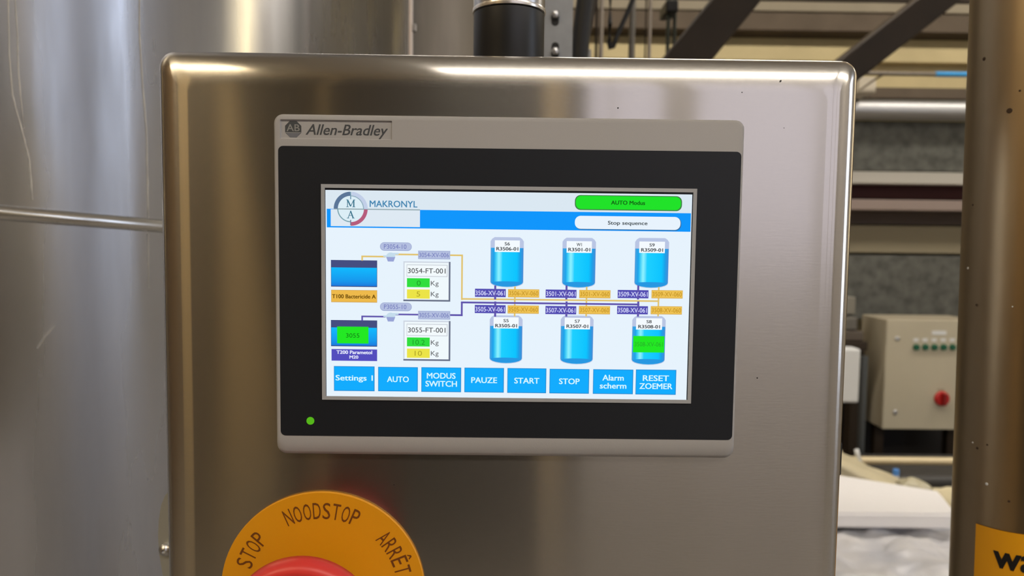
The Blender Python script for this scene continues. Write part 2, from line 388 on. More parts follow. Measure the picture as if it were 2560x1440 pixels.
# ring logo
cx, cz = sp(877, 522); k = 1/5400
def arc(name, r0, r1, a0, a1, col, layer=5, n=16):
    P = [(cx+r1*k*math.cos(math.radians(a0+(a1-a0)*i/n)), cz+r1*k*math.sin(math.radians(a0+(a1-a0)*i/n))) for i in range(n+1)]
    P += [(cx+r0*k*math.cos(math.radians(a1-(a1-a0)*i/n)), cz+r0*k*math.sin(math.radians(a1-(a1-a0)*i/n))) for i in range(n+1)]
    bm = bmesh.new(); y = SCR_Y-STEP*layer; V = [bm.verts.new((x, y, z)) for x, z in P]; m_ = n+1
    for i in range(n): bm.faces.new((V[i], V[i+1], V[2*m_-2-i], V[2*m_-1-i]))
    return obj(name, bm, emit(col), SCR)
arc('logo_disc', .5, 31, 0, 359.9, (220, 238, 246), 4, 40)
line('logo_line', [(836, 522), (1049, 525)], 2.5, (146, 166, 172), 5)
arc('logo_arc', 31, 41, 92, 180, (92, 118, 152), 6); arc('logo_arc', 32, 41, 0, 86, (194, 207, 232), 6)
arc('logo_arc', 32, 41, 270, 358, (182, 92, 124), 6); arc('logo_arc', 30, 32.5, 180, 270, (120, 160, 172), 6)
arc('logo_arc', 30, 32, 0, 90, (140, 170, 185), 7)
line('logo_tick', [(877, 481), (877, 497)], 2.5, (110, 150, 175), 7); line('logo_tick', [(877, 551), (877, 562)], 2.5, (120, 120, 150), 7)
def strokes(name, segs, ox, oy, h, col):
    """serif capital from thick strokes, unit box 0..1"""
    X, Z = sp(ox, oy); bm = bmesh.new(); u = h/5400
    for (x0, z0, x1, z1, t) in segs:
        a = Vector((x0, z0)); b = Vector((x1, z1)); d = (b-a).normalized(); n = Vector((-d.y, d.x))*t/2
        prism([(X+(v.x)*u, Z+(v.y)*u) for v in (a-n, b-n, b+n, a+n)], SCR_Y-STEP*8, None, bm)
    return obj(name, bm, emit(col), SCR)
strokes('logo_letter', [(-.42, -.5, -.42, .5, .1), (.42, -.5, .42, .5, .17), (-.42, .48, 0, -.4, .17), (0, -.4, .42, .48, .09), (-.6, -.47, -.25, -.47, .07), (.22, -.47, .62, -.47, .07), (-.6, .47, -.36, .47, .07), (.36, .47, .62, .47, .07)], 877, 508.5, 18, (60, 118, 142))
strokes('logo_letter', [(-.36, -.5, .02, .5, .09), (.36, -.5, -.02, .5, .17), (-.2, -.12, .2, -.12, .07), (-.52, -.47, -.2, -.47, .07), (.2, -.47, .54, -.47, .07)], 877, 536.5, 18, (60, 118, 142))
stext('MAKRONYL', 984, 510, 116, 16, (66, 134, 178), 5, .015)
rect('mode_field', 1437, 489, 1705, 526.5, (62, 128, 70), 3, 14); rect('mode_field', 1439.5, 491, 1702, 524, (34, 226, 42), 4, 13)
stext('AUTO Modus', 1570, 507, 83, 10, (20, 96, 22), 5, .025)
rect('sequence_field', 1438, 542, 1703, 575.5, (58, 110, 160), 3, 14); rect('sequence_field', 1437, 541, 1701, 573.5, (232, 243, 253), 4, 14)
stext('Stop sequence', 1569, 559, 97, 12, (70, 80, 84), 5, .02)
PALEB, PTXT = (180, 191, 224), (112, 120, 186)
YEL, PUR = (226, 196, 112), (96, 84, 172)
def pump(px, py):
    X, Z = sp(px, py); u = 1/5400; bm = bmesh.new()
    prism([(X+11*u*math.cos(a*math.pi/12), Z+2*u+10*u*math.sin(a*math.pi/12)) for a in range(24)], SCR_Y-STEP*4, None, bm)
    prism([(X, Z+6*u), (X+19*u, Z+7*u), (X+19*u, Z+11*u), (X, Z+11*u)], SCR_Y-STEP*3, None, bm)
    prism([(X-18*u, Z+1*u), (X, Z+1*u), (X, Z+5*u), (X-18*u, Z+5*u)], SCR_Y-STEP*3, None, bm)
    obj('pump_icon', bm, emit((196, 220, 236)), SCR)
    obj('pump_foot', prism([(X-11*u, Z+1*u), (X-7*u, Z-10*u), (X+7*u, Z-10*u), (X+11*u, Z+1*u)], SCR_Y-STEP*5, None), emit((152, 164, 214)), SCR)
BOXG = emit_ramp('vessel_blue', [(0, (30, 120, 220)), (.25, (24, 150, 236)), (1, (18, 186, 255))], 2)
def loop(y_p, y_l, ya, line_col, tagp, tagv, ft, val, setv, x_l, bx, cap):
    # pump tag, valve tag, vessel, flow box of one dosing line
    hx = [(x_l, sp(x_l, y_p)[1])]
    rect('pump_tag', 950, y_p-10.5, 1029.5, y_p+10.5, (150, 164, 205), 2, 10.4); rect('pump_tag', 951, y_p-9.5, 1028.5, y_p+9, PALEB, 3, 9)
    stext(tagp, 988, y_p, 55, 11, PTXT, 4)
    line('flow_line', [(905.5, ya), (905.5, ya-9.5), (962, ya-9)], 4, line_col)
    line('flow_line', [(990, ya-14.5), (1049, ya-14)], 4, line_col)
    pump(977, ya-7)
    rect('valve_tag', 1045.5, y_l-10.5, 1125.5, y_l+10.5, (160, 172, 212), 3); rect('valve_tag', 1047, y_l-9, 1124, y_l+9, PALEB, 4)
    stext(tagv, 1085, y_l, 73, 11, PTXT, 5)
loop(616.5, 637.5, 650.5, YEL, 'P3054-10', '3054-XV-006', 0, 0, 0, 0, 0, 0)
loop(767, 788, 800.5, PUR, 'P3055-10', '3055-XV-006', 0, 0, 0, 0, 0, 0)
def vessel(y0, y1, ysplit):
    rect('vessel_icon', 827.5, y0, 943, y1, (52, 66, 120), 2); rect('vessel_head', 828.5, y0+1, 942, ysplit, (70, 78, 128), 3)
    rect('vessel_liquid', 828.5, ysplit, 942, y1-2, BOXG, 4)
vessel(650.5, 717, 669); vessel(800.5, 866, 819)
rect('vessel_tag', 843, 816.5, 921.5, 858.5, (36, 232, 36), 5); stext('3055', 882, 838.5, 33, 11, (22, 120, 24), 6)
rect('name_tag', 828, 725, 943, 756, (206, 164, 96), 3); rect('name_tag', 829, 726, 942, 754.5, (238, 186, 76), 4); stext('T100 Bactericide A', 885, 741, 107, 10, (104, 72, 6), 5, .025)
rect('name_tag', 829, 873, 943, 902, (84, 78, 190), 4)
stext('T200 Parametol', 886, 880.5, 88, 9, (232, 236, 255), 5, .03); stext('M20', 885, 892.5, 22, 8, (232, 236, 255), 5, .03)
def flowbox(y0, y1, title, v, s):
    rect('flow_box', 1008.5, y0, 1126, y1, (104, 112, 134), 2); rect('flow_box', 1008.5, y0, 1122, y1-4, (206, 214, 226), 3)
    rect('flow_box', 1011.5, y0+3, 1121.5, y1-4.5, (240, 249, 253), 4)
    rect('flow_title', 1016.5, y0+7.5, 1119, y0+38, (204, 210, 218), 5); rect('flow_title', 1018, y0+9.5, 1117, y0+36, (243, 250, 253), 6)
    stext(title, 1067, y0+23, 92, 12.5, (84, 86, 88), 7, .008)
    rect('flow_value', 1017.5, y0+41.5, 1074.5, y0+64, (48, 222, 62), 5); stext(v, 1047, y0+53.5, 10 if len(v) == 1 else 30, 12.5, (30, 158, 40), 7)
    rect('flow_setpoint', 1017.5, y0+69.5, 1074.5, y0+92.5, (236, 228, 72), 5); stext(s, 1046, y0+81, 9 if len(s) == 1 else 18, 12.5, (176, 164, 40), 7)
    for dy in (55, 82): stext('Kg', 1087, y0+dy+1, 19, 15, (78, 80, 84), 7)
flowbox(654, 753.5, '3054-FT-001', '0', '5'); flowbox(802, 902, '3055-FT-001', '10.2', '10')
# main lines
line('flow_line', [(1126, 638), (1155, 638.5)], 4, YEL); line('flow_line', [(1155, 638.5), (1155, 748)], 4, YEL)
line('flow_line', [(1155, 748), (1646, 752)], 4, YEL, 5); line('flow_line', [(1124, 787.5), (1154.5, 788)], 4.5, PUR); line('flow_line', [(1154.5, 788), (1154.5, 757)], 4.5, PUR)
line('flow_line', [(1154.5, 756.5), (1596, 760.5)], 4.5, PUR, 4)
for x in (1238, 1416, 1595):
    line('branch_line', [(x, 716), (x, 746)], 5, PUR, 8); line('branch_line', [(x, 756), (x, 789)], 5, PUR, 8)
for x in (1287, 1466, 1646): line('branch_line', [(x, 718), (x, 789)], 4, YEL, 3)
TG = emit_ramp('tank_blue', [(0, (70, 160, 222)), (.1, (24, 164, 236)), (.17, (70, 210, 248)), (.25, (142, 242, 255)), (.36, (30, 208, 255)), (.8, (14, 196, 255)), (.9, (28, 160, 232)), (1, (66, 140, 214))], 0)
def tank_icon(x0, x1, y0, y1, l, top, code):
    X0, X1, Z0, Z1 = R4(x0, y0, x1, y1); u = 1/5400; h = 12*u
    def body(z0, z1, rtop, inset_=0):
        P = []; n = 10
        for i in range(n+1):
            a = math.pi+math.pi*i/n; P.append(((X0+X1)/2+((X1-X0)/2-inset_)*math.cos(a), z0+h+h*math.sin(a)))
        P += [(X1-inset_, z1-rtop), (X1-inset_-rtop*.4, z1-rtop*.4), (X1-inset_-rtop, z1), (X0+inset_+rtop, z1), (X0+inset_+rtop*.4, z1-rtop*.4), (X0+inset_, z1-rtop)]
        return P
    obj('tank_icon', prism(body(Z0, Z1, 10*u), SCR_Y-STEP*2, None), emit((186, 198, 228)), SCR)
    zl = Z1-26*u
    obj('tank_liquid', prism(body(Z0+1.5*u, zl, 0, .8*u), SCR_Y-STEP*3, None), TG, SCR)
    n = 12; P = [((X0+X1)/2+((X1-X0)/2-2*u)*math.cos(math.pi*i/n), Z0+12*u+3*u*math.sin(math.pi*i/n)) for i in range(n+1)]
    P += [((X0+X1)/2-((X1-X0)/2-2*u)*math.cos(math.pi*i/n), Z0+12*u-10*u*math.sin(math.pi*i/n)) for i in range(1, n)]
    obj('tank_foot', prism(P, SCR_Y-STEP*4, None), emit((40, 152, 226)), SCR)
    rect('tank_label', *l, (244, 250, 255), 5)
    lx = (l[0]+l[2])/2; stext(top, lx, l[1]+8.5, 13, 8, (84, 88, 92), 6, .02); stext(code, lx, l[1]+21, 54, 8.5, (84, 88, 92), 6, .03)
tank_icon(1226, 1309, 593, 718.5, (1237, 601, 1299.5, 630), 'S6', 'R3506-01')
tank_icon(1405.5, 1489, 594.5, 720, (1416.5, 603, 1479.5, 632), 'W1', 'R3501-01')
tank_icon(1586.5, 1671.5, 595, 720.5, (1598, 604, 1662, 632.5), 'S9', 'R3509-01')
tank_icon(1224, 1306, 788.5, 909, (1234, 793, 1296.5, 821), 'S5', 'R3505-01')
tank_icon(1401, 1483, 789, 911, (1411.5, 794.5, 1475, 823), 'S7', 'R3507-01')
tank_icon(1579.5, 1663, 790, 912.5, (1590, 795.5, 1655, 824), 'S8', 'R3508-01')
rect('valve_alert', 1582.5, 840, 1660.5, 881, (36, 232, 36), 6); stext('3508-XV-061', 1621.5, 860.5, 70, 11, (40, 170, 44), 7)
for x0, y0, s in ((1187.5, 722, '3506'), (1364, 724, '3501'), (1544, 725, '3509'), (1187, 762.5, '3505'), (1363.5, 765, '3507'), (1542.5, 765, '3508')):
    rect('valve_tag', x0, y0, x0+77, y0+20.5, (84, 78, 178), 6); stext(s+'-XV-061', x0+38, y0+10.5, 72, 11.5, (216, 220, 255), 9, .01)
for x0, y0, s in ((1270, 723, '3506'), (1448, 725, '3501'), (1628.5, 725.5, '3509'), (1269, 763.5, '3505'), (1447, 765, '3507'), (1626.5, 765.5, '3508')):
    rect('valve_tag', x0, y0, x0+78, y0+20.5, (212, 170, 84), 6); rect('valve_tag', x0+1, y0+1, x0+77, y0+19, (238, 194, 84), 7); stext(s+'-XV-060', x0+39, y0+10, 72, 11, (190, 142, 30), 9)
btn = [(835, 936.6, 915.5, 977.5, ['Settings 1'], [92]), (945.4, 1044.7, 917.4, 978.4, ['AUTO'], [54]), (1053.4, 1152.9, 918.4, 980, ['MODUS', 'SWITCH'], [71, 78]),
       (1161, 1259.8, 919.4, 981, ['PAUZE'], [64]), (1268.3, 1365.6, 920.5, 982.5, ['START'], [62]), (1373.7, 1472.7, 922.4, 983.8, ['STOP'], [51]),
       (1482.4, 1582.7, 923.4, 985, ['Alarm', 'scherm'], [53, 66]), (1589, 1690, 924, 986.5, ['RESET', 'ZOEMER'], [65, 82])]
for x0, x1, y0, y1, ls, ws in btn:
    rect('screen_button', x0, y0, x1, y1, (40, 140, 210), 3); rect('screen_button', x0+1.5, y0+1.5, x1-2, y1-2, (20, 172, 254), 4)
    yc = (y0+y1)/2
    for i, (s, wd) in enumerate(zip(ls, ws)):
        yy = yc+(i-(len(ls)-1)/2)*20-(0 if len(ls) > 1 else 0)
        stext(s, (x0+x1)/2, yy, wd, 18 if s == 'Settings 1' else 14.5, (214, 248, 255), 6, .02)

# ------------------------------------------------------------------ emergency stop
EX, EZ, ER = -.0849, ZC-.1677, .048
ES = thing('emergency_stop', 'red mushroom emergency stop button on a round yellow legend disc', 'emergency stop', (EX, 0, EZ))
YEL_M = mat('legend_yellow', (222, 152, 14), .45, 0, .4)
disc = obj('legend_plate', lathe([(ER-.0003, 0), (ER, .0003), (ER, .0012), (ER-.0004, .0016), (.012, .0016)], (EX, 0, EZ), 'Y', 96), YEL_M, ES, autosmooth=.5)
BRN = mat('legend_ink', (112, 62, 6), .5)
def arc_text(s, mid_deg, rad, h, wchar, pitch):
    for i, ch in enumerate(s):
        a = math.radians(mid_deg-(i-(len(s)-1)/2)*pitch)
        if ch == ' ': continue
        V, F = text_verts(ch)
        x0 = min(v[0] for v in V); x1 = max(v[0] for v in V); z1 = max(v[1] for v in V)
        H = h*(1.3 if ch == 'Ê' else 1); sz = H/z1; swd = wchar/(x1-x0)
        if ch == 'T': swd *= 1.0
        c_, s_ = math.cos(a-math.pi/2), math.sin(a-math.pi/2)
        P = []
        for v in V:
            lx = (v[0]-(x0+x1)/2)*swd; lz = rad+v[1]*sz
            P.append((EX+lx*c_-lz*s_, -.00175, EZ+lx*s_+lz*c_))
        me = bpy.data.meshes.new('lettering'); me.from_pydata(P, [], F); link('lettering', me, BRN, disc)
arc_text('NOODSTOP', 90.5, .0352, .0077, .0036, 6.7)
arc_text('ARRÊT', 29.5, .0352, .0077, .0036, 6.6)
arc_text('Y STOP', 156.2, .0352, .0077, .0036, 6.7)
obj('collar', lathe([(.012, .0016), (.012, .018), (.011, .02)], (EX, 0, EZ), 'Y', 40), BLACK, ES, autosmooth=.5)
KR = .0322
RED = mat('red_plastic', (220, 58, 50), .38, 0, .5)
kn = obj('knob', lathe([(.014, .016), (.02, .018), (KR-.004, .030), (KR, .035), (KR, .0385), (KR-.0012, .0412), (KR-.0035, .043), (KR-.0055, .0427), (KR-.0066, .0418), (.010, .0434), (0, .0436)], (EX, 0, EZ), 'Y', 72), RED, ES, autosmooth=1)
def arrow(a0):
    P = []
    for i in range(9): a = math.radians(a0-i*9); P.append((EX+.0225*math.cos(a), EZ+.0225*math.sin(a)))
    for i in range(9): a = math.radians(a0-(8-i)*9); P.append((EX+.0185*math.cos(a), EZ+.0185*math.sin(a)))
    return prism(P, -.0440, -.0415)
for a0 in (130, 10, 250): obj('twist_arrow', arrow(a0), RED, kn)

# ------------------------------------------------------------------ big tank on the left
TC = Vector((-1.177, .925)); TR = 1.0
def on_tank(px, py, off=.0):
    d = ray(px, py); ox, oy = EYE.x-TC.x, EYE.y-TC.y; R_ = TR+off
    A = d.x*d.x+d.y*d.y; Bq = 2*(ox*d.x+oy*d.y); Cq = ox*ox+oy*oy-R_*R_
    t = (-Bq-math.sqrt(max(0, Bq*Bq-4*A*Cq)))/(2*A); return EYE+d*t
T1 = thing('storage_tank', 'large stainless steel tank with a horizontal band, left of the enclosure', 'tank', (TC.x, TC.y, 0))
obj('shell', lathe([(TR-.02, .25), (TR, .3), (TR, 3.6), (TR-.12, 3.75), (.2, 3.9), (.06, 3.92)], (TC.x, TC.y, 0), 'Z', 192), TANK, T1, autosmooth=.5)
for i in range(4):
    a = math.radians(20+90*i); x, y = TC.x+.8*math.cos(a), TC.y+.8*math.sin(a)
    obj('leg', tube((x, y, 0), (x, y, .3), .05, 16), PIPE, T1)
pa = on_tank(0, 531, .004); pb = on_tank(405, 565, .004)
# band ring follows the shell, running a little out of level as in the photo
bm = bmesh.new(); n = 160; prof = [(.0062*math.cos(math.radians(q)), .0066*math.sin(math.radians(q))) for q in range(-90, 91, 15)]
rings = []
aa = math.atan2(pa.y-TC.y, pa.x-TC.x); ab = math.atan2(pb.y-TC.y, pb.x-TC.x)
# level plane z = z0 + gx*x + gy*y chosen through the two points and level along the radial line between
mid = (aa+ab)/2; tx, ty = -math.sin(mid), math.cos(mid)
sa = (pa.x-TC.x)*tx+(pa.y-TC.y)*ty; sb = (pb.x-TC.x)*tx+(pb.y-TC.y)*ty
g = (pb.z-pa.z)/(sb-sa); z0 = pa.z-g*sa
for i in range(n):
    a = 2*math.pi*i/n; x, y = math.cos(a), math.sin(a); zz = z0+g*TR*(x*tx+y*ty)
    rings.append([bm.verts.new((TC.x+(TR-.001+o_)*x, TC.y+(TR-.001+o_)*y, zz+h_)) for o_, h_ in prof])
for i in range(n):
    A_, B_ = rings[i], rings[(i+1) % n]
    for j in range(len(prof)): 
        j2 = (j+1) % len(prof); bm.faces.new((A_[j], B_[j], B_[j2], A_[j2]))
obj('band', bm, mat('band_steel', (228, 228, 226), .2, 1), T1, autosmooth=.8)
DRIP = mat('dried_drip', (214, 212, 206), .6, 0)
def drip(pts, wd):
    bm = bmesh.new(); prev = None; Q = []
    for (x0, y0), (x1, y1) in zip(pts, pts[1:]):
        for i in range(6): Q.append((x0+(x1-x0)*i/6+random.uniform(-.4, .4), y0+(y1-y0)*i/6))
    Q.append(pts[-1])
    for i, (x, y) in enumerate(Q):
        hw = wd/2*random.uniform(.6, 1.1)*(1 if i < len(Q)-2 else .4)
        row = [bm.verts.new(on_tank(x-hw, y, .0002)), bm.verts.new(on_tank(x, y, .0012)), bm.verts.new(on_tank(x+hw, y, .0002))]
        if prev:
            for j in (0, 1): bm.faces.new((prev[j], prev[j+1], row[j+1], row[j]))
        prev = row
    obj('dried_drip', bm, DRIP, T1, smooth=True)
drip([(20, -40), (24, 140), (32, 240), (55, 325), (74, 400), (82, 500)], 4)
drip([(36, -40), (44, 90), (46, 180), (60, 320)], 3.5)
drip([(350, -40), (349, 75), (356, 200), (366, 320), (369, 440), (371, 548)], 3.5)
drip([(370, 585), (373, 720)], 2)
drip([(138, 815), (112, 845), (94, 872)], 1.5)

# thin conduit between the tanks
c = at(1027, 70, .64); CO = thing('conduit', 'thin pale vertical conduit with a clip at the edge of the big tank', 'pipe', (c.x, .64, 0))
obj('conduit_pipe', tube((c.x, .64, 0), (c.x, .64, 3.4), .0030, 12), mat('pale_paint', (225, 212, 200), .4, .3), CO)
q = at(1036, 68, .64); obj('clip', B(q.x-.002, q.x+.003, .636, .644, q.z-.006, q.z+.004, .0008), PIPE, CO)
# second tank
T2 = thing('storage_tank', 'dull steel tank standing further back behind the mounting pipe', 'tank', (-.27, 2.06, 0))
obj('shell', lathe([(.38, .2), (.4, .25), (.4, 3.4), (.3, 3.55), (.05, 3.6)], (-.27, 2.06, 0), 'Z', 128), mat('dull_tank_steel', (150, 142, 130), .38, 1, noise=.3, nscale=6, nstretch=(2.5, 2.5, .3), aniso=.8, arot=.25), T2, autosmooth=.5)
for i in range(3):
    a = math.radians(90+120*i); x, y = -.27+.3*math.cos(a), 2.06+.3*math.sin(a); obj('leg', tube((x, y, 0), (x, y, .25), .03, 12), PIPE, T2)
# strut with bolt holes
a = at(1361, 60, .5); b = at(1432, 60, .5)
ST = thing('strut_channel', 'galvanised strut channel with slotted holes right of the mounting pipe', 'strut', ((a.x+b.x)/2, .5, 0))
bm = bmesh.new(); box(bm, a.x, b.x, .5, .503, 0, RH); box(bm, a.x, a.x+.003, .503, .53, 0, RH); box(bm, b.x-.003, b.x, .503, .53, 0, RH)
obj('channel', bm, mat('strut_zinc', (150, 153, 156), .5, .5, noise=.15, nscale=60), ST)
for py in (-130, 45, 125, 300):
    c = at(1388, py, .4995)
    obj('slot', prism(rr_pts(c.x-.0042, c.x+.0042, c.z-.0085, c.z+.0085, .004, 5), .4996, .5005), BLACK, ST)
for py in (36, 128):
    c = at(1388, py, .497); obj('bolt', lathe([(.0045, -.003), (.0045, .002), (.003, .0035), (0, .004)], (c.x, .497, c.z), 'Y', 6), PIPE, ST)
# ------------------------------------------------------------------ steel post on the right with sticker
PC = Vector((.350, .162)); PR = .036
PO = thing('steel_post', 'tall worn round steel column with a yellow sticker at the right edge', 'column', (PC.x, PC.y, 0))
obj('column', lathe([(PR, 0), (PR, RH)], (PC.x, PC.y, 0), 'Z', 96), POST, PO, autosmooth=.5)
def on_post(px, py, off=0.):
    d = ray(px, py); ox, oy = EYE.x-PC.x, EYE.y-PC.y; R_ = PR+off
    A = d.x*d.x+d.y*d.y; Bq = 2*(ox*d.x+oy*d.y); Cq = ox*ox+oy*oy-R_*R_
    t = (-Bq-math.sqrt(max(0, Bq*Bq-4*A*Cq)))/(2*A); return EYE+d*t
sa = on_post(2428, 1306); ang0 = math.atan2(sa.y-PC.y, sa.x-PC.x); STW, STH = .06, .075
bm = bmesh.new(); prev = None
for i in range(25):
    a = ang0+STW/PR*i/24
    row = [bm.verts.new((PC.x+(PR+.0006)*math.cos(a), PC.y+(PR+.0006)*math.sin(a), z)) for z in (sa.z-STH, sa.z)]
    if prev: bm.faces.new((prev[0], row[0], row[1], prev[1]))
    prev = row
stk = obj('sticker', bm, mat('sticker_yellow', (226, 158, 10), .45, 0, .4), PO, smooth=True)
# lettering wraps round the column
V, F = text_verts('wa', .025)
x0 = min(v[0] for v in V); wx = on_post(2468, 1400); wa = math.atan2(wx.y-PC.y, wx.x-PC.x)
zb = on_post(2500, 1420).z; xh = on_post(2500, 1380).z-zb
V2, _ = text_verts('w', .025); hw = max(v[1] for v in V2); sc = xh/hw*1.0
me = bpy.data.meshes.new('lettering')
me.from_pydata([(PC.x+(PR+.0009+v[2])*math.cos(wa+(v[0]-x0)*sc*.86/PR), PC.y+(PR+.0009+v[2])*math.sin(wa+(v[0]-x0)*sc*.86/PR), zb+v[1]*sc) for v in V], [], F)
link('lettering', me, BLACK, stk)
SPOT = mat('rust_spot', (60, 40, 18), .7)
for px, py, r in ((2467, 145, .0016), (2528, 275, .0022), (2433, 510, .0009), (2438, 760, .0011), (2433, 1118, .0011), (2510, 1252, .001), (2458, 1110, .0009), (2555, 225, .0009)):
    p = on_post(px, py); n_ = Vector((p.x-PC.x, p.y-PC.y, 0)).normalized()
    obj('rust_spot', tube(p-n_*.0005, p+n_*.0004, r, 10, r*.6), SPOT, PO)
for px, py, r in ((2418, 668, .0011), (2455, 1208, .0013), (2422, 1104, .0007), (2527, 765, .0006)):
    p = on_post(px, py); n_ = Vector((p.x-PC.x, p.y-PC.y, 0)).normalized()
    obj('paint_fleck', tube(p-n_*.0005, p+n_*.0004, r, 8, r*.6), WHITE, PO)

piv = Vector((PC.x, PC.y, 1.72))
PO.matrix_world = Matrix.Translation(piv) @ Matrix.Rotation(math.radians(-1.0), 4, 'Y') @ Matrix.Translation(-piv) @ PO.matrix_world
# ------------------------------------------------------------------ far side of the hall
XA, XB = .35, RX1
def hband(name, label, cat, py0, py1, Y, depth, material, x0=XA, x1=XB, bev=.004):
    z0 = at(2280, py1, Y).z; z1 = at(2280, py0, Y).z
    return tag(obj(name, B(x0, x1, Y, Y+depth, z0, z1, bev), material), label, cat)
def hpipe(name, label, py0, py1, Y, material, x0=XA, x1=XB, cat='pipe'):
    z0 = at(2280, py1, Y).z; z1 = at(2280, py0, Y).z; r = (z1-z0)/2
    return tag(obj(name, tube((x0, Y, (z0+z1)/2), (x1, Y, (z0+z1)/2), r, 28), material, autosmooth=.5), label, cat)
hband('roof_beam', 'dark brown beam along the top of the far wall', 'beam', -90, 5, 4.55, .14, DARK)
hband('wall_rail', 'olive grey wall rail just below the dark top beam', 'rail', 8, 32, 4.55, .14, GREIGE)
hband('wall_rail', 'darker brown grey wall rail above the bare tan wall strip', 'rail', 36, 80, 4.5, .19, BROWNP)
hband('wall_rail', 'pale tan wall rail behind the thin pipe with the blue sleeve', 'rail', 120, 156, 4.6, .09, BEIGE)
hband('wall_rail', 'narrow brown rail right above the thick silver pipe', 'rail', 219, 246, 4.45, .24, BROWNP)
hpipe('steel_pipe', 'thick silver horizontal pipe across the far wall', 250, 301, 4.2, mat('dull_pipe', (186, 186, 186), .46, 1))
hband('air_duct', 'upper mottled galvanised duct below the thick silver pipe', 'duct', 303, 428, 4.3, .38, GALV_D)
hband('wall_strip', 'light grey strip under the upper galvanised duct', 'strip', 430, 460, 4.25, .2, mat('light_strip', (176, 172, 162), .6))
hband('wall_beam', 'dark maroon beam between two light strips', 'beam', 462, 498, 4.35, .3, MAROON)
hband('wall_strip', 'pinkish grey rounded strip under the maroon beam', 'strip', 500, 526, 4.2, .2, mat('pink_strip', (140, 124, 116), .6))
hband('wall_beam', 'dark brown beam above the plain grey beige panel', 'beam', 528, 562, 4.4, .2, mat('brown_beam', (84, 70, 60), .7))
hband('wall_panel', 'plain grey beige panel above the lower galvanised duct', 'panel', 565, 633, 4.35, .2, mat('panel_greige', (134, 124, 100), .7))
hband('air_duct', 'lower mottled galvanised duct above the cream cabinet', 'duct', 640, 800, 4.3, .38, GALV_D)
# thin pipe with blue sleeve, bracket box
z = at(2250, 184, 3.9).z; TP = thing('thin_pipe', 'thin horizontal steel pipe with a bright blue sleeve', 'pipe', (2.2, 3.9, z))
xs = at(2338, 184, 3.9).x
obj('pipe', tube((.9, 3.9, z), (XB, 3.9, z), .0125, 14), mat('thin_pipe_grey', (120, 112, 100), .4, .6), TP, autosmooth=.6)
obj('blue_sleeve', tube((xs, 3.9, z), (xs+.5, 3.9, z), .0145, 14), mat('blue_sleeve', (48, 150, 214), .5), TP, autosmooth=.6)
c = at(2165, 216, 4.0); tag(obj('junction_box', B(c.x-.05, c.x+.05, 3.98, 4.6, c.z-.04, c.z+.05, .006), mat('box_beige', (196, 186, 166), .6)), 'small square beige box under the thin pipe', 'junction box')
a = at(2150, 225, 3.93); b = at(2222, 178, 3.9); tag(obj('tie_wire', path([a, (a+b)/2+Vector((0, 0, .004)), b], .006), mat('wire_brown', (96, 82, 66), .6)), 'short slanting wire tied to the thin pipe', 'wire')

# slanting dark beams
def beam(label, a, b, w_, d_, Y0, Y1, ext=1.5, low=.8):
    A = at(*a, Y0); B_ = at(*b, Y1); d = (B_-A).normalized(); A = A-d*low; B_ = B_+d*ext
    q = d.to_track_quat('Z', 'Y').to_matrix().to_4x4(); q.translation = (A+B_)/2; L_ = (B_-A).length
    bm = B(-w_/2, w_/2, -d_/2, d_/2, -L_/2, L_/2, .012, 3); bm.transform(q)
    return tag(obj('slanting_beam', bm, DARK), label, 'beam')
beam('wide dark brown slanting beam rising behind the enclosure top', (1706, 160), (1838, 0), .145, .13, 2.2, 2.2, 1.2, .5)
beam('dark slanting beam running from the enclosure corner to the round column', (2120, 172), (2340, 0), .118, .11, 2.6, 2.6, 1.2, 1.25)
# hanging cables and rods behind the enclosure top
def vrod(label, px, wpx, Y, material, cat='rod', z0=1.55, z1=None, name='hanging_rod'):
    c = at(px, 80, Y); return tag(obj(name, tube((c.x, Y, z0), (c.x, Y, z1 or RH), wpx/2*(Y-EYE.y)/FPX, 12), material, autosmooth=.6), label, cat)
RODM = mat('rod_grey', (150, 140, 128), .4, .6); 
vrod('pale vertical rod nearest the strut channel', 1503, 11, 1.9, RODM); vrod('dark thin rod beside the pale rod near the strut', 1491, 7, 1.95, DARK)
vrod('grey rod to the right of the bent black cable', 1580, 16, 2.3, mat('rod_dull', (118, 114, 106), .45, .5)); vrod('slim pale rod right of the dull grey rod', 1624, 9, 2.0, RODM)
vrod('thin dark rod between the two pale rods', 1614, 4, 2.05, DARK)
vrod('dark green cable left of the wide slanting beam', 1670, 10, 2.4, mat('green_cable', (30, 40, 24), .5), 'cable', name='hanging_cable')
vrod('second dark green cable touching the wide slanting beam', 1686, 9, 2.45, mat('green_cable', (30, 40, 24), .5), 'cable', name='hanging_cable')
c = at(1678, 18, 2.38); tag(obj('cable_clamp', B(c.x-.022, c.x+.022, 2.36, 2.48, c.z-.02, c.z+.02, .005), BLACK), 'small black clamp holding the green cables', 'clamp')
P = [at(1526, -400, 1.5), at(1526, -20, 1.5), at(1525, 60, 1.5), at(1523, 105, 1.5), at(1526, 121, 1.5), at(1532, 118, 1.5), at(1545, 84, 1.5), at(1565, 40, 1.5), at(1590, -20, 1.5), at(1700, -330, 1.5)]
tag(obj('bent_cable', path(P, .0060), BLACK, autosmooth=1), 'black cable hanging in a sharp V behind the enclosure', 'cable')
P = [at(1446, 330, .75), at(1448, 150, .75), at(1456, 60, .75), at(1466, -20, .75), at(1480, -200, .75)]
tag(obj('thick_cable', path(P, .0125, 16), BLACK, autosmooth=1), 'thick black cable right beside the strut channel', 'cable')
P = [at(1445, 330, .80), at(1450, 150, .80), at(1468, 60, .80), at(1482, -20, .80), at(1500, -200, .80)]
